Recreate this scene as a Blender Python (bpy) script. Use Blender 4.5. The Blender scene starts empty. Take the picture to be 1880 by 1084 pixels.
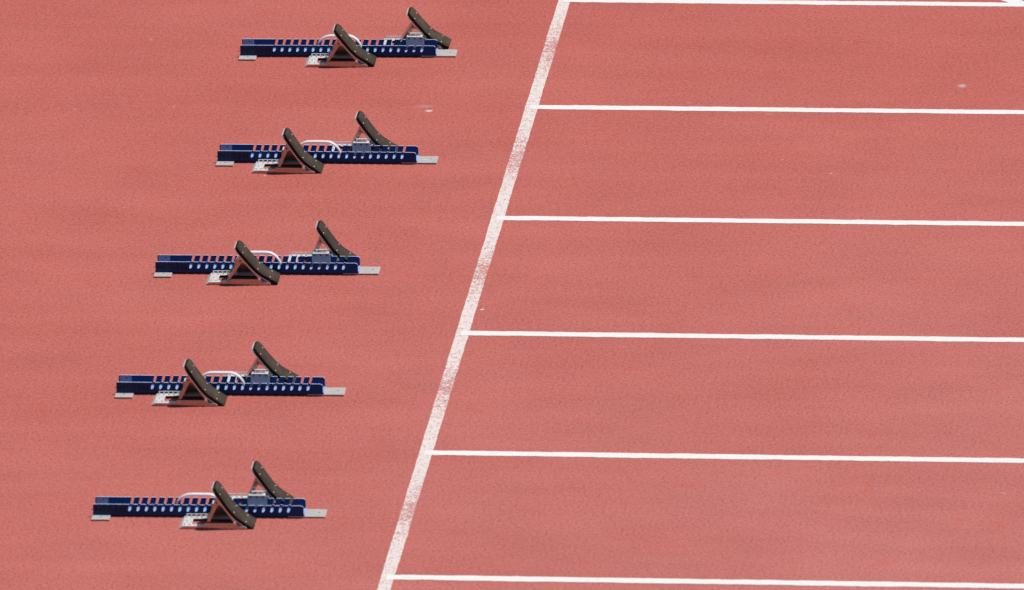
import bpy, math, random
from mathutils import Vector, Matrix

random.seed(7)
scene = bpy.context.scene
col = scene.collection
R = math.radians

# ------------------------------------------------------------------ camera
cam_d = bpy.data.cameras.new('camera')
cam = bpy.data.objects.new('camera', cam_d)
col.objects.link(cam)
cr = Vector((0.99350862, 0.10969652, -0.03012126))
cu = Vector((-0.01213154, 0.3654468, 0.93075317))
cf = Vector((-0.1131081, 0.92434588, -0.36440533))
m = Matrix((cr, cu, -cf)).transposed().to_4x4()
m.translation = Vector((6.83409506, -51.81182369, 21.54708571))
cam.matrix_world = m
cam_d.sensor_width = 36.0
cam_d.sensor_fit = 'HORIZONTAL'
cam_d.lens = 28223.397891647477 / 1880 * 36
cam_d.clip_start = 1.0
cam_d.clip_end = 3000.0
cam_d.dof.use_dof = True
cam_d.dof.focus_distance = 60.6
cam_d.dof.aperture_fstop = 6.5
scene.camera = cam

# ------------------------------------------------------------------ sky, sun, exposure
SUN = Vector((0.37, 0.125, 0.92)).normalized()
world = bpy.data.worlds.new('World')
scene.world = world
world.use_nodes = True
wn = world.node_tree
bg = wn.nodes['Background']
sky = wn.nodes.new('ShaderNodeTexSky')
sky.sky_type = 'NISHITA'
sky.sun_disc = False
sky.sun_elevation = math.asin(SUN.z)
sky.sun_rotation = math.atan2(SUN.x, SUN.y)
wn.links.new(sky.outputs[0], bg.inputs[0])
bg.inputs[1].default_value = 0.065
sun_d = bpy.data.lights.new('sun', 'SUN')
sun_d.energy = 4.0
sun_d.angle = R(0.53)
sun_d.color = (1.0, 0.96, 0.90)
sun = bpy.data.objects.new('sun', sun_d)
col.objects.link(sun)
sun.rotation_euler = SUN.to_track_quat('Z', 'Y').to_euler()
sun.location = SUN * 50
scene.view_settings.view_transform = 'Standard'
scene.view_settings.look = 'None'
scene.view_settings.gamma = 1.0
scene.view_settings.use_curve_mapping = False
scene.view_settings.exposure = 0.0

# ------------------------------------------------------------------ materials
def new_mat(name):
    mt = bpy.data.materials.new(name)
    mt.use_nodes = True
    nt = mt.node_tree
    return mt, nt, nt.nodes['Principled BSDF']

def node(nt, typ, **kw):
    n = nt.nodes.new(typ)
    for k, v in kw.items():
        if k in n.inputs:
            n.inputs[k].default_value = v
        else:
            setattr(n, k, v)
    return n

def noise(nt, coord, scale, detail=4, rough=0.55, dist=0.0, stretch=None):
    src = coord
    if stretch:
        mp = node(nt, 'ShaderNodeMapping')
        mp.inputs['Scale'].default_value = stretch
        nt.links.new(coord, mp.inputs['Vector'])
        src = mp.outputs[0]
    n = node(nt, 'ShaderNodeTexNoise', Scale=scale, Detail=detail, Roughness=rough, Distortion=dist)
    nt.links.new(src, n.inputs['Vector'])
    return n.outputs['Fac']

def ramp(nt, fac, stops):
    r = node(nt, 'ShaderNodeValToRGB')
    el = r.color_ramp.elements
    while len(el) < len(stops):
        el.new(0.5)
    for e, (p, c) in zip(el, stops):
        e.position = p
        e.color = c if len(c) == 4 else (*c, 1)
    nt.links.new(fac, r.inputs['Fac'])
    return r.outputs['Color']

def mixc(nt, a, b, fac, mode='MIX'):
    mx = node(nt, 'ShaderNodeMix', data_type='RGBA', blend_type=mode)
    for sock, v in ((mx.inputs[6], a), (mx.inputs[7], b)):
        if isinstance(v, tuple):
            sock.default_value = (*v, 1)
        else:
            nt.links.new(v, sock)
    if isinstance(fac, (int, float)):
        mx.inputs[0].default_value = fac
    else:
        nt.links.new(fac, mx.inputs[0])
    return mx.outputs[2]

def math_n(nt, op, a, b=None, c=None, clamp=False):
    n = node(nt, 'ShaderNodeMath', operation=op, use_clamp=clamp)
    for i, v in enumerate((a, b, c)):
        if v is None:
            continue
        if isinstance(v, (int, float)):
            n.inputs[i].default_value = v
        else:
            nt.links.new(v, n.inputs[i])
    return n.outputs[0]

def own_coord(nt):
    """object coordinates shifted by a random amount per object, so that no two copies wear alike"""
    tc = node(nt, 'ShaderNodeTexCoord').outputs['Object']
    oi = node(nt, 'ShaderNodeObjectInfo').outputs['Random']
    add = node(nt, 'ShaderNodeVectorMath', operation='ADD')
    nt.links.new(tc, add.inputs[0])
    nt.links.new(math_n(nt, 'MULTIPLY', oi, 37.0), add.inputs[1])
    return add.outputs[0], oi

def g3(v):
    return (v, v, v)

def track_colour(nt, pos):
    """rubber granules of a red running track"""
    big = noise(nt, pos, 0.9, 4, 0.55, 0.3)
    mid = noise(nt, pos, 3.4, 5, 0.6, 0.2, (0.65, 1.3, 1))
    c = ramp(nt, big, [(0.30, TR_A), (0.70, TR_B)])
    # haze and grazing light put into the colour: paler near, most at the right
    sp = node(nt, 'ShaderNodeSeparateXYZ')
    nt.links.new(pos, sp.inputs[0])
    near = math_n(nt, 'MULTIPLY_ADD', sp.outputs['Y'], -0.19, 0.98, clamp=True)
    right = math_n(nt, 'MULTIPLY_ADD', sp.outputs['X'], 0.24, 0.60, clamp=True)
    haze = math_n(nt, 'MULTIPLY', near, right)
    haze = math_n(nt, 'MULTIPLY', haze, math_n(nt, 'MULTIPLY_ADD', noise(nt, pos, 1.7, 4, 0.6), 0.9, 0.6), clamp=True)
    c = mixc(nt, c, mixc(nt, c, (1.03, 1.30, 1.42), 1.0, 'MULTIPLY'), haze)
    c = mixc(nt, c, ramp(nt, mid, [(0.30, g3(0.94)), (0.70, g3(1.05))]), 1.0, 'MULTIPLY')
    streak = noise(nt, pos, 2.2, 5, 0.65, 0.2, (0.22, 2.2, 1))
    c = mixc(nt, c, ramp(nt, streak, [(0.30, (0.97, 0.93, 0.91)), (0.5, g3(1.0)), (0.70, (1.025, 1.055, 1.065))]), 1.0, 'MULTIPLY')
    patch = noise(nt, pos, 7.0, 3, 0.5, 0.4)
    c = mixc(nt, c, mixc(nt, c, (1.02, 0.86, 0.78), 1.0, 'MULTIPLY'), ramp(nt, patch, [(0.60, g3(0)), (0.76, g3(0.75))]))
    hue = noise(nt, pos, 42, 3, 0.6)
    c = mixc(nt, c, TR_C, ramp(nt, hue, [(0.45, g3(0)), (0.72, g3(0.42))]), 'MIX')
    grain = noise(nt, pos, 210, 2, 0.7)
    c = mixc(nt, c, ramp(nt, grain, [(0.25, g3(0.56)), (0.46, g3(0.96)), (0.75, g3(1.26))]), 1.0, 'MULTIPLY')
    g2 = noise(nt, pos, 90, 2, 0.6)
    c = mixc(nt, c, ramp(nt, g2, [(0.28, g3(0.66)), (0.48, g3(0.98)), (0.72, g3(1.18))]), 1.0, 'MULTIPLY')
    # a few dark crumbs
    v = node(nt, 'ShaderNodeTexVoronoi', Scale=26.0)
    nt.links.new(pos, v.inputs['Vector'])
    crumb = math_n(nt, 'LESS_THAN', v.outputs['Distance'], 0.075)
    c = mixc(nt, c, (0.16, 0.05, 0.045), math_n(nt, 'MULTIPLY', crumb, 0.55))
    return c, grain

TR_A = (0.428, 0.099, 0.077)
TR_B = (0.462, 0.119, 0.095)
TR_C = (0.475, 0.150, 0.150)

def mat_track():
    mt, nt, bs = new_mat('track_rubber')
    pos = node(nt, 'ShaderNodeNewGeometry').outputs['Position']
    c, grain = track_colour(nt, pos)
    nt.links.new(c, bs.inputs['Base Color'])
    bs.inputs['Roughness'].default_value = 0.85
    bs.inputs['Specular IOR Level'].default_value = 0.3
    bp = node(nt, 'ShaderNodeBump', Strength=0.5, Distance=0.002)
    nt.links.new(grain, bp.inputs['Height'])
    nt.links.new(bp.outputs[0], bs.inputs['Normal'])
    return mt

def mat_paint(worn):
    mt, nt, bs = new_mat('worn_line_paint' if worn else 'line_paint')
    pos = node(nt, 'ShaderNodeNewGeometry').outputs['Position']
    tc, grain = track_colour(nt, pos)
    soft = noise(nt, pos, 60, 3, 0.6)
    base = ramp(nt, soft, [(0.3, (0.700, 0.680, 0.660)), (0.7, (0.765, 0.748, 0.728))])
    if worn:
        sep = node(nt, 'ShaderNodeSeparateXYZ')
        nt.links.new(pos, sep.inputs[0])
        # feet wear the paint in the middle of every lane
        ph = math_n(nt, 'FRACT', math_n(nt, 'DIVIDE', sep.outputs['Y'], 1.22))
        d = math_n(nt, 'ABSOLUTE', math_n(nt, 'SUBTRACT', ph, 0.53))
        lane = math_n(nt, 'SUBTRACT', 1.0, math_n(nt, 'MULTIPLY', d, 2.3), clamp=True)
        lane = math_n(nt, 'MULTIPLY', lane, lane)
        xx = math_n(nt, 'MULTIPLY_ADD', sep.outputs['X'], 6.0, 0.55, clamp=True)
        patch = noise(nt, pos, 11, 4, 0.65)
        amt = math_n(nt, 'MULTIPLY', lane, math_n(nt, 'MULTIPLY_ADD', xx, 0.6, 0.45))
        amt = math_n(nt, 'MULTIPLY', amt, math_n(nt, 'MULTIPLY_ADD', patch, 1.7, -0.18))
        amt = math_n(nt, 'ADD', math_n(nt, 'MULTIPLY', amt, 1.1), 0.34)
        gr = noise(nt, pos, 125, 2, 0.75)
        gr2 = noise(nt, pos, 46, 3, 0.7)
        gg = math_n(nt, 'ADD', math_n(nt, 'MULTIPLY', gr, 0.62), math_n(nt, 'MULTIPLY', gr2, 0.38))
        w = math_n(nt, 'SUBTRACT', math_n(nt, 'MULTIPLY_ADD', amt, 0.185, 0.410), gg)
        w = math_n(nt, 'MULTIPLY', w, 13.0, clamp=True)
        w = math_n(nt, 'MULTIPLY', w, 0.82)
        base = mixc(nt, base, (0.68, 0.605, 0.575), 0.78)
        colr = mixc(nt, base, tc, w)
    else:
        w = ramp(nt, noise(nt, pos, 150, 2, 0.7), [(0.66, g3(0)), (0.80, g3(0.35))])
        colr = mixc(nt, base, tc, w)
    nt.links.new(colr, bs.inputs['Base Color'])
    bs.inputs['Roughness'].default_value = 0.7
    bs.inputs['Specular IOR Level'].default_value = 0.3
    bp = node(nt, 'ShaderNodeBump', Strength=0.4, Distance=0.0015)
    nt.links.new(grain, bp.inputs['Height'])
    nt.links.new(bp.outputs[0], bs.inputs['Normal'])
    return mt

def mat_metal(name, colour, rough, metallic=1.0, var=0.12, scale=40, scratch=True, spec=0.5):
    mt, nt, bs = new_mat(name)
    obj, oi = own_coord(nt)
    n = noise(nt, obj, scale, 4, 0.6)
    c = mixc(nt, colour, ramp(nt, n, [(0.3, g3(1 - var)), (0.7, g3(1 + var * 0.5))]), 1.0, 'MULTIPLY')
    if scratch:
        s = noise(nt, obj, 60, 3, 0.7, 0.0, (0.4, 3.0, 5.0))
        c = mixc(nt, c, ramp(nt, s, [(0.35, g3(0.9)), (0.6, g3(1.04))]), 1.0, 'MULTIPLY')
        rr = ramp(nt, s, [(0.3, g3(rough * 0.85)), (0.7, g3(min(1, rough * 1.2)))])
        nt.links.new(rr, bs.inputs['Roughness'])
    else:
        bs.inputs['Roughness'].default_value = rough
    nt.links.new(c, bs.inputs['Base Color'])
    bs.inputs['Metallic'].default_value = metallic
    bs.inputs['Specular IOR Level'].default_value = spec
    return mt

def mat_rubber(name, a, b, rough=0.9):
    mt, nt, bs = new_mat(name)
    obj, oi = own_coord(nt)
    n = noise(nt, obj, 28, 5, 0.65)
    c = ramp(nt, n, [(0.3, a), (0.7, b)])
    c = mixc(nt, c, ramp(nt, oi, [(0.0, g3(0.86)), (1.0, g3(1.16))]), 1.0, 'MULTIPLY')
    st = noise(nt, obj, 14, 4, 0.7, 0.0, (3.0, 0.6, 1.0))
    c = mixc(nt, c, ramp(nt, st, [(0.35, g3(0.82)), (0.65, g3(1.22))]), 1.0, 'MULTIPLY')
    f = noise(nt, obj, 340, 2, 0.6)
    c = mixc(nt, c, ramp(nt, f, [(0.3, g3(0.75)), (0.7, g3(1.2))]), 1.0, 'MULTIPLY')
    nt.links.new(c, bs.inputs['Base Color'])
    bs.inputs['Roughness'].default_value = rough
    bs.inputs['Specular IOR Level'].default_value = 0.25
    bp = node(nt, 'ShaderNodeBump', Strength=0.4, Distance=0.001)
    nt.links.new(f, bp.inputs['Height'])
    nt.links.new(bp.outputs[0], bs.inputs['Normal'])
    return mt

def mat_scuff(name, colour, opacity):
    """faint chalky rub on the rubber, fading out at its ragged edge"""
    mt, nt, bs = new_mat(name)
    tco = node(nt, 'ShaderNodeTexCoord').outputs['Object']
    ln = node(nt, 'ShaderNodeVectorMath', operation='LENGTH')
    nt.links.new(tco, ln.inputs[0])
    n = noise(nt, tco, 3.0, 4, 0.7)
    f = math_n(nt, 'SUBTRACT', 1.0, ln.outputs['Value'], clamp=True)
    f = math_n(nt, 'MULTIPLY', f, math_n(nt, 'MULTIPLY_ADD', n, 3.2, -0.6), clamp=True)
    f = math_n(nt, 'MULTIPLY', f, opacity)
    bs.inputs['Base Color'].default_value = (*colour, 1)
    bs.inputs['Roughness'].default_value = 0.9
    nt.links.new(f, bs.inputs['Alpha'])
    return mt

M = {
    'track': mat_track(),
    'line': mat_paint(False),
    'start': mat_paint(True),
    'blue': mat_metal('blue_anodised_rail', (0.0050, 0.040, 0.165), 0.5, 0.0, 0.18, 25, True, 0.13),
    'floor': mat_metal('sunlit_pale_blue_floor', (0.31, 0.43, 0.76), 0.5, 0.0, 0.14, 30, True, 0.5),  # sunlight on the channel floor put into a paler blue than the walls
    'bare': mat_metal('rubbed_bare_edge', (0.72, 0.69, 0.80), 0.45, 0.1, 0.2, 45, False),
    'edge': mat_rubber('black_rubber_edge', (0.009, 0.007, 0.006), (0.014, 0.011, 0.009)),
    'alu': mat_metal('brushed_aluminium', (0.80, 0.775, 0.77), 0.32, 0.25, 0.12, 45),
    'handle': mat_metal('polished_aluminium', (0.88, 0.865, 0.88), 0.34, 0.2, 0.06, 30),
    'steel': mat_metal('strut_steel', (0.46, 0.40, 0.33), 0.24, 0.95, 0.20, 60),
    'shaded': mat_metal('shaded_bracket_aluminium', (0.36, 0.37, 0.40), 0.45, 0.3, 0.2, 60),
    'plate': mat_metal('dull_zinc_plate', (0.52, 0.49, 0.465), 0.55, 0.2, 0.16, 70),
    'dark': mat_metal('dark_bolt_steel', (0.045, 0.042, 0.04), 0.5, 0.6, 0.1, 60, False),
    'rivet': mat_metal('bright_rivet', (0.62, 0.60, 0.58), 0.35, 0.4, 0.05, 30, False),
    'rubber': mat_rubber('pad_rubber', (0.048, 0.035, 0.025), (0.072, 0.054, 0.039)),
    'letter': mat_rubber('black_print', (0.010, 0.008, 0.007), (0.014, 0.010, 0.009), 0.6),
    'pale_patch': mat_metal('pale_wall_patch', (0.20, 0.25, 0.42), 0.45, 0.1, 0.25, 120, False),
}

# ------------------------------------------------------------------ mesh helpers
class MB:
    def __init__(self):
        self.v, self.f = [], []

    def add(self, vs, fs):
        o = len(self.v)
        self.v += [tuple(p) for p in vs]
        self.f += [tuple(i + o for i in f) for f in fs]
        return self

    def box(self, x0, x1, y0, y1, z0, z1):
        vs = [(x, y, z) for z in (z0, z1) for y in (y0, y1) for x in (x0, x1)]
        return self.add(vs, [(0, 2, 3, 1), (4, 5, 7, 6), (0, 1, 5, 4), (2, 6, 7, 3), (0, 4, 6, 2), (1, 3, 7, 5)])

    def prism_y(self, pts, y0, y1):
        """outline given in x,z (anticlockwise seen from -y) extruded along y"""
        a = sum(pts[i][0] * pts[(i + 1) % len(pts)][1] - pts[(i + 1) % len(pts)][0] * pts[i][1] for i in range(len(pts)))
        if a < 0:
            pts = pts[::-1]
        n = len(pts)
        vs = [(x, y0, z) for x, z in pts] + [(x, y1, z) for x, z in pts]
        fs = [tuple(range(n)), tuple(range(2 * n - 1, n - 1, -1))]
        fs += [(i + n, (i + 1) % n + n, (i + 1) % n, i)[::-1] for i in range(n)]
        fs = [fs[0], fs[1]] + [f[::-1] for f in fs[2:]]
        return self.add(vs, fs)

    def cyl(self, c, axis, r, h, seg=12):
        c = Vector(c)
        ax = Vector(axis).normalized()
        q = ax.to_track_quat('Z', 'Y')
        vs = []
        for k in (0, 1):
            for i in range(seg):
                t = 2 * math.pi * i / seg
                vs.append(c + ax * h * k + q @ Vector((r * math.cos(t), r * math.sin(t), 0)))
        fs = [tuple(range(seg - 1, -1, -1)), tuple(range(seg, 2 * seg))]
        fs += [(i, (i + 1) % seg, (i + 1) % seg + seg, i + seg) for i in range(seg)]
        return self.add(vs, fs)

    def dome(self, c, axis, r, h, seg=10):
        c = Vector(c)
        ax = Vector(axis).normalized()
        q = ax.to_track_quat('Z', 'Y')
        vs, fs = [], []
        rows = [(1.0, 0.0), (0.82, 0.62), (0.45, 0.92)]
        for rr, hh in rows:
            for i in range(seg):
                t = 2 * math.pi * i / seg
                vs.append(c + ax * h * hh + q @ Vector((r * rr * math.cos(t), r * rr * math.sin(t), 0)))
        vs.append(c + ax * h)
        for k in range(2):
            for i in range(seg):
                j = (i + 1) % seg
                fs.append((k * seg + i, k * seg + j, (k + 1) * seg + j, (k + 1) * seg + i))
        fs += [(2 * seg + i, 2 * seg + (i + 1) % seg, 3 * seg) for i in range(seg)]
        return self.add(vs, fs)

    def ribbon(self, path, y0, y1, th, bev=0.0012):
        """flat bar bent along an x,z path; rounded-edge section"""
        n = len(path)
        rows = []
        for i, (x, z) in enumerate(path):
            a = Vector(path[max(0, i - 1)])
            b = Vector(path[min(n - 1, i + 1)])
            t = (b - a).normalized()
            nx, nz = -t.y, t.x
            sec = [(y0 + bev, 0), (y0, bev), (y0, th - bev), (y0 + bev, th), (y1 - bev, th), (y1, th - bev), (y1, bev), (y1 - bev, 0)]
            rows.append([(x + nx * s, y, z + nz * s) for y, s in sec])
        vs = [p for r in rows for p in r]
        fs = []
        for i in range(n - 1):
            for k in range(8):
                j = (k + 1) % 8
                fs.append((i * 8 + k, i * 8 + j, (i + 1) * 8 + j, (i + 1) * 8 + k))
        fs.append(tuple(range(7, -1, -1)))
        fs.append(tuple((n - 1) * 8 + k for k in range(8)))
        return self.add(vs, fs)

    def slab(self, path, y0, y1, off0, off1, cham, grow=0.0):
        """curved sheet: x,z path swept over y, between two offsets along its normal, top corners cut"""
        n = len(path)
        s, acc = [0.0], 0.0
        for i in range(1, n):
            acc += (Vector(path[i]) - Vector(path[i - 1])).length
            s.append(acc)
        rows = []
        for i, p in enumerate(path):
            a = Vector(path[max(0, i - 1)])
            b = Vector(path[min(n - 1, i + 1)])
            t = (b - a).normalized()
            nrm = Vector((-t.y, t.x))            # upwards / to the front for a path running down to the right
            if nrm.x < 0:
                nrm = -nrm
            u = max(0.0, 1 - s[i] / cham)
            ins = cham * (u ** 1.4)
            ya, yb = y0 + ins * 0.45 - grow, y1 - ins + grow
            for off in (off0, off1):
                q = Vector(p) - nrm * off
                rows.append([(q.x, ya, q.y), (q.x, yb, q.y)])
        vs = [p for r in rows for p in r]
        fs = []
        I = lambda i, o, k: (i * 2 + o) * 2 + k
        for i in range(n - 1):
            fs.append((I(i, 0, 0), I(i + 1, 0, 0), I(i + 1, 0, 1), I(i, 0, 1)))
            fs.append((I(i, 1, 1), I(i + 1, 1, 1), I(i + 1, 1, 0), I(i, 1, 0)))
            fs.append((I(i, 1, 0), I(i + 1, 1, 0), I(i + 1, 0, 0), I(i, 0, 0)))
            fs.append((I(i, 0, 1), I(i + 1, 0, 1), I(i + 1, 1, 1), I(i, 1, 1)))
        fs.append((I(0, 0, 0), I(0, 0, 1), I(0, 1, 1), I(0, 1, 0)))
        fs.append((I(n - 1, 0, 1), I(n - 1, 0, 0), I(n - 1, 1, 0), I(n - 1, 1, 1)))
        return self.add(vs, fs)

    def mesh(self, name, mat, smooth=False):
        me = bpy.data.meshes.new(name)
        me.from_pydata(self.v, [], self.f)
        me.materials.append(mat)
        import bmesh
        bm = bmesh.new()
        bm.from_mesh(me)
        bmesh.ops.recalc_face_normals(bm, faces=bm.faces)
        bm.to_mesh(me)
        bm.free()
        if smooth:
            for p in me.polygons:
                p.use_smooth = True
            me.set_sharp_from_angle(angle=R(40))
        return me

def obj(name, me, parent=None, label=None):
    o = bpy.data.objects.new(name, me)
    col.objects.link(o)
    if parent:
        o.parent = parent
    if label:
        o['label'] = label
    return o

def bevel(o, w=0.0008, seg=2):
    b = o.modifiers.new('bevel', 'BEVEL')
    b.width = w
    b.segments = seg
    b.limit_method = 'ANGLE'
    b.angle_limit = R(40)
    return o

def smooth_path(pts, per=4):
    out = []
    P = [pts[0]] + list(pts) + [pts[-1]]
    for i in range(1, len(P) - 2):
        p0, p1, p2, p3 = (Vector(q) for q in P[i - 1:i + 3])
        for k in range(per):
            t = k / per
            q = 0.5 * (2 * p1 + (p2 - p0) * t + (2 * p0 - 5 * p1 + 4 * p2 - p3) * t * t + (3 * p1 - p0 - 3 * p2 + p3) * t ** 3)
            out.append((q.x, q.y))
    out.append(tuple(pts[-1]))
    return out

# ------------------------------------------------------------------ running track and its painted lines
LANE = 1.22
tk = MB()
tk.add([(-400, -400, 0), (400, -400, 0), (400, 400, 0), (-400, 400, 0)], [(0, 1, 2, 3)])
track = obj('running_track', tk.mesh('running_track', M['track']))
track['kind'] = 'structure'
track['label'] = 'red rubber running track surface with fine grain'

def painted_strip(name, a, b, half, z, mat, jit, label, step=0.012, taper=0.0):
    a, b = Vector(a), Vector(b)
    L = (b - a).length
    t = (b - a) / L
    nrm = Vector((-t.y, t.x))
    n = max(2, int(L / step))
    vs, fs = [], []
    w1 = w2 = 0.0
    for i in range(n + 1):
        p = a + t * L * i / n
        w1 = w1 * 0.7 + random.gauss(0, jit)
        w2 = w2 * 0.7 + random.gauss(0, jit)
        q1 = p + nrm * (half + w1)
        q2 = p - nrm * (half + w2)
        vs += [(q1.x, q1.y, z), (q2.x, q2.y, z)]
        if i:
            k = 2 * i
            fs.append((k - 2, k - 1, k + 1, k))
    mb = MB()
    mb.add(vs, fs)
    return obj(name, mb.mesh(name, mat), track, label)

painted_strip('start_line', (0, -3.0), (0, 7.55), 0.025, 0.0006, M['start'], 0.0005,
              'worn white start line running across all the lanes, ground showing through')
lane_words = {0: 'bottom edge of the picture', 5: 'top edge of the picture'}
for k in range(6):
    y = LANE * k
    end = 40.0
    painted_strip('lane_line', (-0.005, y), (6.0, y), 0.0230, 0.0011, M['line'], 0.0008,
                  'clean white lane line running right from the start line')
painted_strip('curved_mark', (1.70, 6.2375), (1.862, 6.1065), 0.026, 0.0008, M['line'], 0.0005,
              'slanting white mark joining the topmost lane line')

def scuff(x, y, rx, ry, rot, colour, op, label):
    mb = MB()
    n = 20
    mb.add([(math.cos(2 * math.pi * i / n), math.sin(2 * math.pi * i / n), 0) for i in range(n)], [tuple(range(n))])
    o = obj('scuff_mark', mb.mesh('scuff_mark', mat_scuff('chalk_scuff', colour, op)), track, label)
    o.location = (x, y, 0.0004)
    o.scale = (rx, ry, 1)
    o.rotation_euler = (0, 0, rot)

W_ = (0.85, 0.78, 0.80)
scuff(-0.405, 4.825, 0.020, 0.016, 0.1, W_, 0.8, 'white chalky scuff beyond the second starting block')
scuff(-0.43, 4.875, 0.055, 0.022, 0.2, W_, 0.16, None)
scuff(1.69, 5.17, 0.024, 0.028, 0.0, W_, 0.45, 'pale scuff in the topmost lane')
scuff(0.048, 2.688, 0.015, 0.007, 0.75, W_, 1.0, 'small white streak beside the start line')
scuff(1.257, 4.184, 0.008, 0.011, 0.4, W_, 0.45, None)
scuff(-0.9695, 4.09, 0.006, 0.008, 0.2, (0.9, 0.5, 0.3), 1.0, None)
for px, py, s in ((-1.82, 4.80, .012), (-2.2, 4.78, .02), (-1.43, 4.84, .010), (-1.4776, 3.723, .008), (2.04, 2.256, .008),
                  (2.20, 0.90, .010), (-1.30, 1.25, .006), (0.62, 4.95, .010), (0.95, 4.83, .012), (1.05, 4.33, .010), (-1.62, 5.6, .012), (-0.6, 3.4, .006)):
    scuff(px, py, s, s * 1.1, 0.3, W_, 0.2, None)

# ------------------------------------------------------------------ starting blocks
RAIL_L, RAIL_W, RAIL_Z0, RAIL_Z1, WALL = 0.788, 0.0755, 0.0072, 0.0495, 0.0036
N_SLOT, PITCH = 20, 0.03128

def rail_outline():
    """side wall seen from the front: 20 leaning slots cut down from the top edge"""
    p = [(0.0, RAIL_Z0), (RAIL_L, RAIL_Z0)]
    r = 0.010
    for k in range(6):
        t = k / 5 * math.pi / 2
        p.append((RAIL_L - r + r * math.cos(t), RAIL_Z1 - r + r * math.sin(t)))
    for k in range(N_SLOT - 1, -1, -1):
        xb = 0.1355 + PITCH * k          # bottom centre
        lean = 0.0068
        hw = 0.0051
        zb = 0.0228
        p.append((xb + lean + hw + 0.0005, RAIL_Z1))
        for j in range(5):               # rounded bottom
            t = -j / 4 * math.pi
            p.append((xb + hw * math.cos(t) + (0.0013 if j in (0, 4) else 0.0004), zb + hw * 0.9 * (1 + math.sin(t))))
        p.append((xb + lean - hw + 0.0005, RAIL_Z1))
    r = 0.005
    for k in range(4):
        t = math.pi / 2 + k / 3 * math.pi / 2
        p.append((r + r * math.cos(t), RAIL_Z1 - r + r * math.sin(t)))
    return p

rb = MB()
rb.prism_y(rail_outline(), 0.0, WALL)
me_front_wall = rb.mesh('slotted_wall', M['blue'])
me_front_wall.materials.append(M['bare'])
for p in me_front_wall.polygons:          # paint rubbed off along the top edges and slot bottoms
    if p.normal.z > 0.45:
        p.material_index = 1
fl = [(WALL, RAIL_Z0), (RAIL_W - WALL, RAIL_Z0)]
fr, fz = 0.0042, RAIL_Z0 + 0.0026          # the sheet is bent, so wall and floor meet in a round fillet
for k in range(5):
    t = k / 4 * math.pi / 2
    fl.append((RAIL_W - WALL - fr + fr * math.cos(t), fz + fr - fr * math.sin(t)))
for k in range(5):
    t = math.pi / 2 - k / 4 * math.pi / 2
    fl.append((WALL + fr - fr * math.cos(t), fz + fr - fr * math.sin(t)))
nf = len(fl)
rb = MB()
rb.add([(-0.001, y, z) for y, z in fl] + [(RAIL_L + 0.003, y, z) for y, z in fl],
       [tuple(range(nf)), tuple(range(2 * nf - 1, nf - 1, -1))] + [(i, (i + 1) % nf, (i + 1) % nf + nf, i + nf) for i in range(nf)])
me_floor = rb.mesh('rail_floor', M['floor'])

pb = MB().prism_y([(0.0, 0.0026), (0.0695, 0.0026), (0.0695, 0.0055), (0.0680, 0.007), (0.0015, 0.007), (0.0, 0.0055)], -0.0455, 0.060)
me_rear_plate = pb.mesh('anchor_plate', M['plate'])
pb = MB().prism_y([(0.728, 0.0026), (0.868, 0.0026), (0.868, 0.0055), (0.866, 0.007), (0.728, 0.007)], 0.0015, 0.0745)
me_front_plate = pb.mesh('anchor_plate', M['plate'])

me_rear_foot = MB().box(0.001, 0.0685, -0.0440, 0.059, 0.0, 0.0025).mesh('rubber_foot', M['edge'])
me_front_foot = MB().box(0.729, 0.8665, 0.003, 0.073, 0.0, 0.0025).mesh('rubber_foot', M['edge'])
hp = smooth_path([(0.3095, 0.012), (0.3105, 0.028), (0.316, 0.048), (0.329, 0.064), (0.345, 0.0735), (0.362, 0.0775), (0.40, 0.0780),
                  (0.436, 0.0775), (0.452, 0.0725), (0.468, 0.0600), (0.479, 0.042), (0.4835, 0.026), (0.484, 0.012)], 3)
me_handle = MB().ribbon(hp, 0.020, 0.039, 0.0060, 0.0016).mesh('carry_handle', M['handle'], True)

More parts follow.
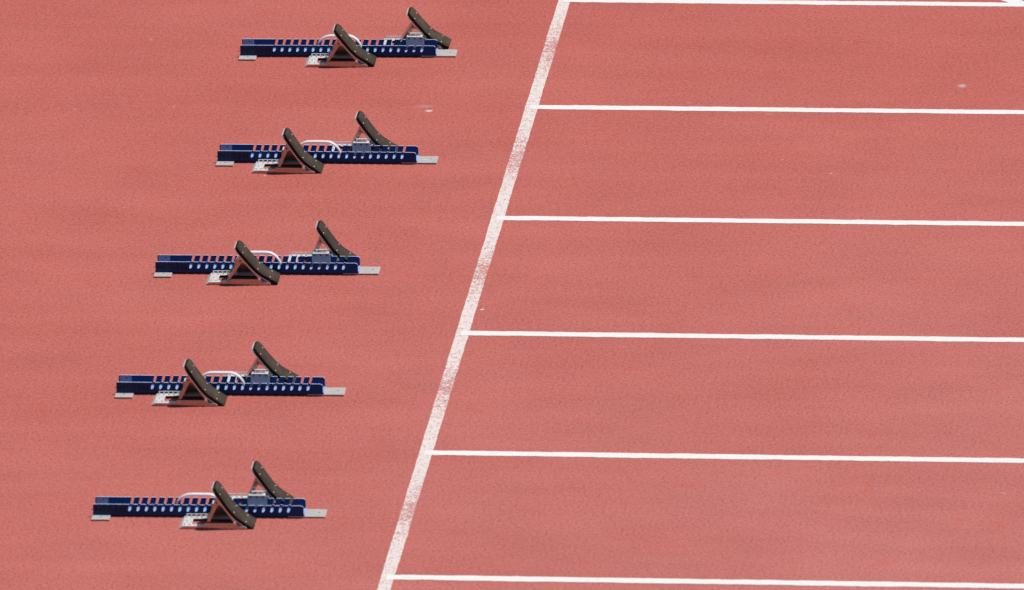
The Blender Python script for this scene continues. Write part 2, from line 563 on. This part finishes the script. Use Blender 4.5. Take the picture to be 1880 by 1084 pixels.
def letters():
    """NISHI in heavy capitals on the front wall"""
    mb = MB()
    z0, z1, y0, y1 = 0.0168, 0.0402, -0.0006, 0.0004
    s = 0.0072
    def bar(x0, x1, za, zb):
        mb.box(x0, x1, y0, y1, za, zb)
    def I(x):
        bar(x, x + s, z0, z1)
    def N(x, w):
        mb.prism_y([(x, z0), (x + s, z0), (x + s, z1 - 0.0105), (x + w - s, z0), (x + w, z0), (x + w, z1), (x + w - s, z1),
                    (x + w - s, z0 + 0.0105), (x + s, z1), (x, z1)], y0, y1)
    def H(x, w):
        zm = (z0 + z1) / 2
        b = 0.0028
        mb.prism_y([(x, z0), (x + s, z0), (x + s, zm - b), (x + w - s, zm - b), (x + w - s, z0), (x + w, z0), (x + w, z1),
                    (x + w - s, z1), (x + w - s, zm + b), (x + s, zm + b), (x + s, z1), (x, z1)], y0, y1)
    def S(x, w):
        cx, h = x + w / 2, z1 - z0
        cl = []
        ra, rw = h / 4 - 0.0010, w / 2 - s / 2 + 0.0008
        ct, cb = z0 + h * 0.75 - 0.0012, z0 + h * 0.25 + 0.0012
        for k in range(13):
            t = R(25) + R(245) * k / 12
            cl.append((cx + rw * math.cos(t), ct + ra * math.sin(t)))
        for k in range(13):
            t = R(90) - R(245) * k / 12
            cl.append((cx + rw * math.cos(t), cb + ra * math.sin(t)))
        hw = 0.0027
        Lf, Rt = [], []
        for i, q in enumerate(cl):
            a = Vector(cl[max(0, i - 1)])
            b = Vector(cl[min(len(cl) - 1, i + 1)])
            t = (b - a).normalized()
            nx, nz = -t.y, t.x
            hx = hw * (1.25 if abs(nx) > 0.7 else 1.0)
            Lf.append((q[0] + nx * hx, q[1] + nz * hw))
            Rt.append((q[0] - nx * hx, q[1] - nz * hw))
        n = len(cl)
        vs = [(x_, y0, z_) for x_, z_ in Lf + Rt] + [(x_, y1, z_) for x_, z_ in Lf + Rt]
        fs = []
        for i in range(n - 1):
            fs += [(i, i + 1, n + i + 1, n + i)]
        mb.add(vs, fs)
    N(0.0050, 0.0285)
    I(0.0385)
    S(0.0500, 0.0265)
    H(0.0822, 0.0275)
    I(0.1148)
    return mb.mesh('maker_lettering', M['letter'])
me_letters = letters()

sb = MB().box(0.0035, 0.0495, RAIL_W - WALL - 0.0007, RAIL_W - WALL - 0.0001, 0.0225, 0.0475)  # thin paler rectangle on the inner face of the rear wall
me_pale_patch = sb.mesh('pale_patch', M['pale_patch'])
me_hole = MB().cyl((0, 0, 0), (0, 0, 1), 0.0028, 0.0008, 10).mesh('bolt', M['dark'])

# ---- foot pedal, built in its own frame: x from the back end of the base, y from its front skirt, z up
PW = 0.100
def pedal_base():
    mb = MB()
    sk = [(0.0010, 0.0016), (0.255, 0.0016), (0.255, 0.0055), (0.247, 0.0115), (0.2195, 0.0115), (0.2175, 0.0215), (0.214, 0.0235),
          (0.1015, 0.0235), (0.0975, 0.020), (0.092, 0.0120), (0.0175, 0.0120), (0.0005, 0.0020)]
    global me_skirt
    me_skirt = MB().prism_y(sk, 0.0, 0.0025).mesh('skirt', M['steel'])
    me_skirt.materials.append(M['alu'])
    for p in me_skirt.polygons:
        if p.normal.z > 0.3:
            p.material_index = 1  # upward faces paler: sky brightness put into the colour
    # inner flange pierced by a row of holes
    y0, y1 = 0.1005, 0.103
    mb.box(0.0175, 0.100, y0, y1, 0.0178, 0.0205)
    mb.box(0.0175, 0.100, y0, y1, 0.0002, 0.0112)
    for x in (0.0175, 0.0345, 0.0520, 0.0695, 0.0870):
        mb.box(x, x + 0.006 if x < 0.08 else 0.100, y0, y1, 0.0112, 0.0178)
    mb.prism_y([(0.100, 0.0), (0.255, 0.0), (0.255, 0.0055), (0.247, 0.0115), (0.2195, 0.0115), (0.2175, 0.0235), (0.100, 0.0235)], y0, y1)
    # floor of the tray: a frame round a big window
    zt0, zt1 = 0.0096, 0.0112
    mb.box(0.012, 0.252, 0.0025, 0.024, zt0, zt1)
    mb.box(0.012, 0.252, 0.076, y0, zt0, zt1)
    mb.box(0.012, 0.047, 0.024, 0.076, zt0, zt1)
    mb.box(0.205, 0.252, 0.024, 0.076, zt0, zt1)
    mb.prism_y([(0.0002, 0.0003), (0.0025, 0.0003), (0.0140, 0.0090), (0.012, 0.0112)], 0.0025, y0)
    # row of triangular teeth behind the skirt
    for x in (0.0205, 0.040, 0.0595, 0.078):
        mb.prism_y([(x - 0.005, 0.0112), (x + 0.005, 0.0112), (x + 0.0015, 0.0168), (x - 0.0015, 0.0168)], 0.014, 0.0165)
        mb.prism_y([(x - 0.005, 0.0112), (x + 0.005, 0.0112), (x + 0.0015, 0.0168), (x - 0.0015, 0.0168)], 0.084, 0.0865)
    return mb.mesh('foot_pedal', M['alu'])
me_base = pedal_base()

PIV = Vector((0.210, 0.0270))
prof_up = [(0.474, 0.1615), (0.491, 0.133), (0.514, 0.097), (0.534, 0.068), (0.5535, 0.0462)]
prof_low = [(0.5575, 0.0428), (0.588, 0.0205), (0.614, 0.0022)]      # the tread is bent to a flat toe
prof = smooth_path([(x - 0.3336, z) for x, z in prof_up], 4) + smooth_path([(x - 0.3336, z) for x, z in prof_low], 3)
PY0, PY1 = 0.003, 0.100

def rot_path(path, d):
    c, s = math.cos(d), math.sin(d)
    return [(PIV.x + (x - PIV.x) * c - (z - PIV.y) * s, PIV.y + (x - PIV.x) * s + (z - PIV.y) * c) for x, z in path]

def make_pedal(block, name, bx, by, deg, label, side):
    """side -1: in front of the rail, +1: behind the rail (y measured in the block's frame)"""
    ped = bevel(obj('foot_pedal', me_base, block, label), 0.0006, 1)
    ped.location = (bx, by, 0)
    bevel(obj('skirt', me_skirt, ped), 0.0006, 1)
    d = R(deg)
    path = rot_path(prof, d)
    me = MB().slab(path, PY0, PY1, 0.0, 0.0122, 0.017).mesh('foot_pad', M['edge'], False)
    me.materials.append(M['rubber'])      # dusty tread on the front, clean black rubber at the cut edge
    for i in range(len(path) - 1):
        me.polygons[4 * i].material_index = 1
        me.polygons[4 * i].use_smooth = True
    obj('foot_pad', me, ped)
    tip = Vector(path[0]) + (Vector(path[0]) - Vector(path[1])).normalized() * 0.0035
    obj('backing_plate', MB().slab([(tip.x, tip.y)] + path[:-3], PY0 + 0.001, PY1 - 0.003, 0.0123, 0.0150, 0.015, 0.0).mesh('backing_plate', M['alu'], True), ped)
    # cheeks of the backing plate
    cheek = rot_path([(0.1475, 0.1215), (0.1545, 0.1110), (0.1790, 0.0740), (0.1945, 0.0520), (0.2150, 0.0310), (0.2140, 0.0220), (0.2060, 0.0230),
                      (0.1945, 0.0430), (0.1600, 0.0920), (0.1500, 0.0950), (0.1400, 0.0985), (0.1375, 0.1070), (0.1415, 0.1170)], d)
    for ya in (0.0052, 0.0926):
        bevel(obj('pad_bracket', MB().prism_y(cheek, ya, ya + 0.0022).mesh('pad_bracket', M['steel']), ped), 0.0005, 1)
    # strut: two cheeks and the web between them
    apex = Vector(rot_path([(0.1445, 0.1035)], d)[0])
    L = 0.0925
    fz = 0.0185
    dz = apex.y - fz
    fx = apex.x - math.sqrt(max(1e-6, L * L - dz * dz))
    foot = Vector((fx, fz))
    t = (foot - apex).normalized()
    nl = Vector((t.y, -t.x))
    if nl.x > 0:
        nl = -nl                          # to the upper left
    a0 = apex - t * 0.010
    outl = [a0 + nl * 0.0085, a0 - nl * 0.005, apex - nl * 0.0085 + t * 0.010, foot - nl * 0.0045, foot + t * 0.006, foot + nl * 0.0050]
    outl = [(q.x, q.y) for q in outl]
    mb = MB().prism_y(outl, 0.0080, 0.0102).prism_y(outl, 0.0898, 0.0920)
    w0, w1 = a0 + nl * 0.0085 + t * 0.004, foot + nl * 0.0050 - t * 0.006
    web = [w0, w1, w1 - nl * 0.0022, w0 - nl * 0.0022]
    mb.prism_y([(q.x, q.y) for q in web], 0.0102, 0.0898)
    bevel(obj('strut', mb.mesh('strut', M['steel']), ped), 0.0005, 1)
    # cross bar in the teeth, pivot and apex bolts
    obj('cross_bar', MB().cyl((foot.x, 0.0045, foot.y), (0, 1, 0), 0.0036, 0.092, 10).mesh('cross_bar', M['steel'], True), ped)
    for ya in (-0.0022, 0.092):
        obj('pivot_bolt', MB().cyl((PIV.x, ya, PIV.y - 0.001), (0, 1, 0), 0.0046, 0.0085, 12).mesh('pivot_bolt', M['handle'], True), ped)
    obj('bolt', MB().cyl((apex.x, 0.0040, apex.y), (0, 1, 0), 0.0034, 0.0065, 10).mesh('bolt', M['dark'], True), ped)
    obj('stud', MB().dome((0.030, 0.050, 0.0112), (0, 0, 1), 0.0060, 0.0035).mesh('stud', M['rivet'], True), ped)
    # six rivets through the pad
    n = len(path)
    ss, acc = [0.0], 0.0
    for i in range(1, n):
        acc += (Vector(path[i]) - Vector(path[i - 1])).length
        ss.append(acc)
    for s_ in (0.034, 0.121, 0.178):
        i = max(1, next(k for k in range(n) if ss[k] >= s_))
        a, b = Vector(path[i - 1]), Vector(path[i])
        q = a.lerp(b, (s_ - ss[i - 1]) / (ss[i] - ss[i - 1]))
        tt = (b - a).normalized()
        nn = Vector((-tt.y, tt.x))
        if nn.x < 0:
            nn = -nn
        for yy in (PY0 + 0.0165, PY1 - 0.0165):
            obj('rivet', MB().dome((q.x - nn.x * 0.0004, yy, q.y - nn.y * 0.0004), (nn.x, 0, nn.y), 0.0033, 0.0020, 8).mesh('rivet', M['rivet'], True), ped)
    # hook that hangs over the rail wall and ties the pedal to it
    x0, x1 = 0.113, 0.185
    def face(z0, z1, c=0.006):
        return [(x0, z0), (x1, z0), (x1, z1 - c), (x1 - c * 0.35, z1 - c * 0.35), (x1 - c, z1), (x0 + c * 0.5, z1), (x0, z1 - c * 0.5)]
    if side < 0:
        yi0, yi1, yo0, yo1 = 0.1252, 0.1280, 0.0940, 0.0968      # inner leg in the channel, outer leg at the pedal
    else:
        yi0, yi1, yo0, yo1 = -0.0255, -0.0227, 0.0060, 0.0088
    mb = MB()
    mb.prism_y(face(0.0200, 0.0645), yi0, yi1)
    mb.prism_y(face(0.0040, 0.0645), yo0, yo1)
    ya, yb = (yo1, yi0) if side < 0 else (yi1, yo0)
    mb.prism_y([(x0 + 0.003, 0.0617), (x1 - 0.006, 0.0617), (x1 - 0.006, 0.0643), (x0 + 0.003, 0.0643)], ya, yb)
    hm = mb.mesh('hook_bracket', M['alu'])
    hm.materials.append(M['steel'])
    hm.materials.append(M['shaded'])
    for p in hm.polygons:
        if abs(p.normal.y) > 0.9:
            p.material_index = 2 if side > 0 else 1  # upright hook faces darker than its top: shade put into the colour
    bevel(obj('hook_bracket', hm, ped), 0.0008, 2)
    if side > 0:
        mb = MB().box(x0 + 0.014, x1 - 0.014, -0.0130, -0.0045, 0.0725, 0.0752)
        for k in range(3):
            mb.box(x0 + 0.015 + 0.019 * k, x0 + 0.020 + 0.019 * k, -0.0110, -0.0060, 0.0643, 0.0725)
        obj('hook_flange', mb.mesh('hook_flange', M['alu']), ped)
    fy = (yi0 if side > 0 else yo0)
    for k in range(3):
        obj('bolt', MB().cyl((x0 + 0.0115 + 0.0232 * k, fy - 0.0010, 0.0570), (0, 1, 0), 0.0033, 0.0014, 10).mesh('bolt', M['dark'], True), ped)
    return ped

def make_block(ox, oy, deg, near, far, label):
    b = bpy.data.objects.new('starting_block', None)
    col.objects.link(b)
    b.empty_display_size = 0.1
    b.location = (ox, oy, 0)
    b.rotation_euler = (0, 0, R(deg))
    b['label'] = label
    b['category'] = 'starting block'
    b['group'] = 'starting blocks set up behind the start line'
    obj('slotted_wall', me_front_wall, b)
    rear = obj('slotted_wall', me_front_wall, b)
    rear.location = (0, RAIL_W - WALL, 0)
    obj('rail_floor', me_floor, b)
    rp = bevel(obj('anchor_plate', me_rear_plate, b), 0.0008, 2)
    rp.location = (-0.0035, 0, 0)
    obj('rubber_foot', me_rear_foot, rp)
    h = obj('bolt', me_hole, rp)
    h.location = (0.0352, -0.017, 0.0067)
    fp = bevel(obj('anchor_plate', me_front_plate, b), 0.0008, 2)
    obj('rubber_foot', me_front_foot, fp)
    h = obj('bolt', me_hole, fp)
    h.location = (0.8415, 0.043, 0.0067)
    obj('carry_handle', me_handle, b)
    obj('maker_lettering', me_letters, b)
    st = obj('pale_patch', me_pale_patch, b)
    h = obj('bolt', me_hole, st)
    h.location = (0.0307, RAIL_W - WALL - 0.0004, 0.0385)
    h.rotation_euler = (R(90), 0, 0)
    make_pedal(b, 'foot_pedal', near[0], -0.1150, near[1], None, -1)
    # the far pedal is placed by where the top of its pad stands
    top = Vector(rot_path([prof[0]], R(far[1]))[0])
    make_pedal(b, 'foot_pedal', far[0] - top.x, 0.0875, far[1], None, 1)
    return b

make_block(-1.1675, 0.5485, 0.68, (0.3336, 0.0), (0.5983, 0.5),
           'blue starting block nearest the viewer, lowest of the five in the picture')
make_block(-1.2440, 1.7686, 0.46, (0.1455, 0.0), (0.5224, 5.0),
           'blue starting block second nearest the viewer, between the nearest block and the middle block')
make_block(-1.2610, 3.0239, 0.66, (0.2076, 5.5), (0.6297, 0.3),
           'middle blue starting block of the five, two blocks nearer and two blocks beyond')
make_block(-1.1737, 4.2289, 0.30, (0.1448, -0.5), (0.5519, 1.8),
           'blue starting block beside the white chalky scuff, second from the top of the picture')
make_block(-1.2337, 5.4131, 1.10, (0.2702, 4.5), (0.6768, 6.0),
           'farthest blue starting block, rear pad overhanging the front end of its rail')
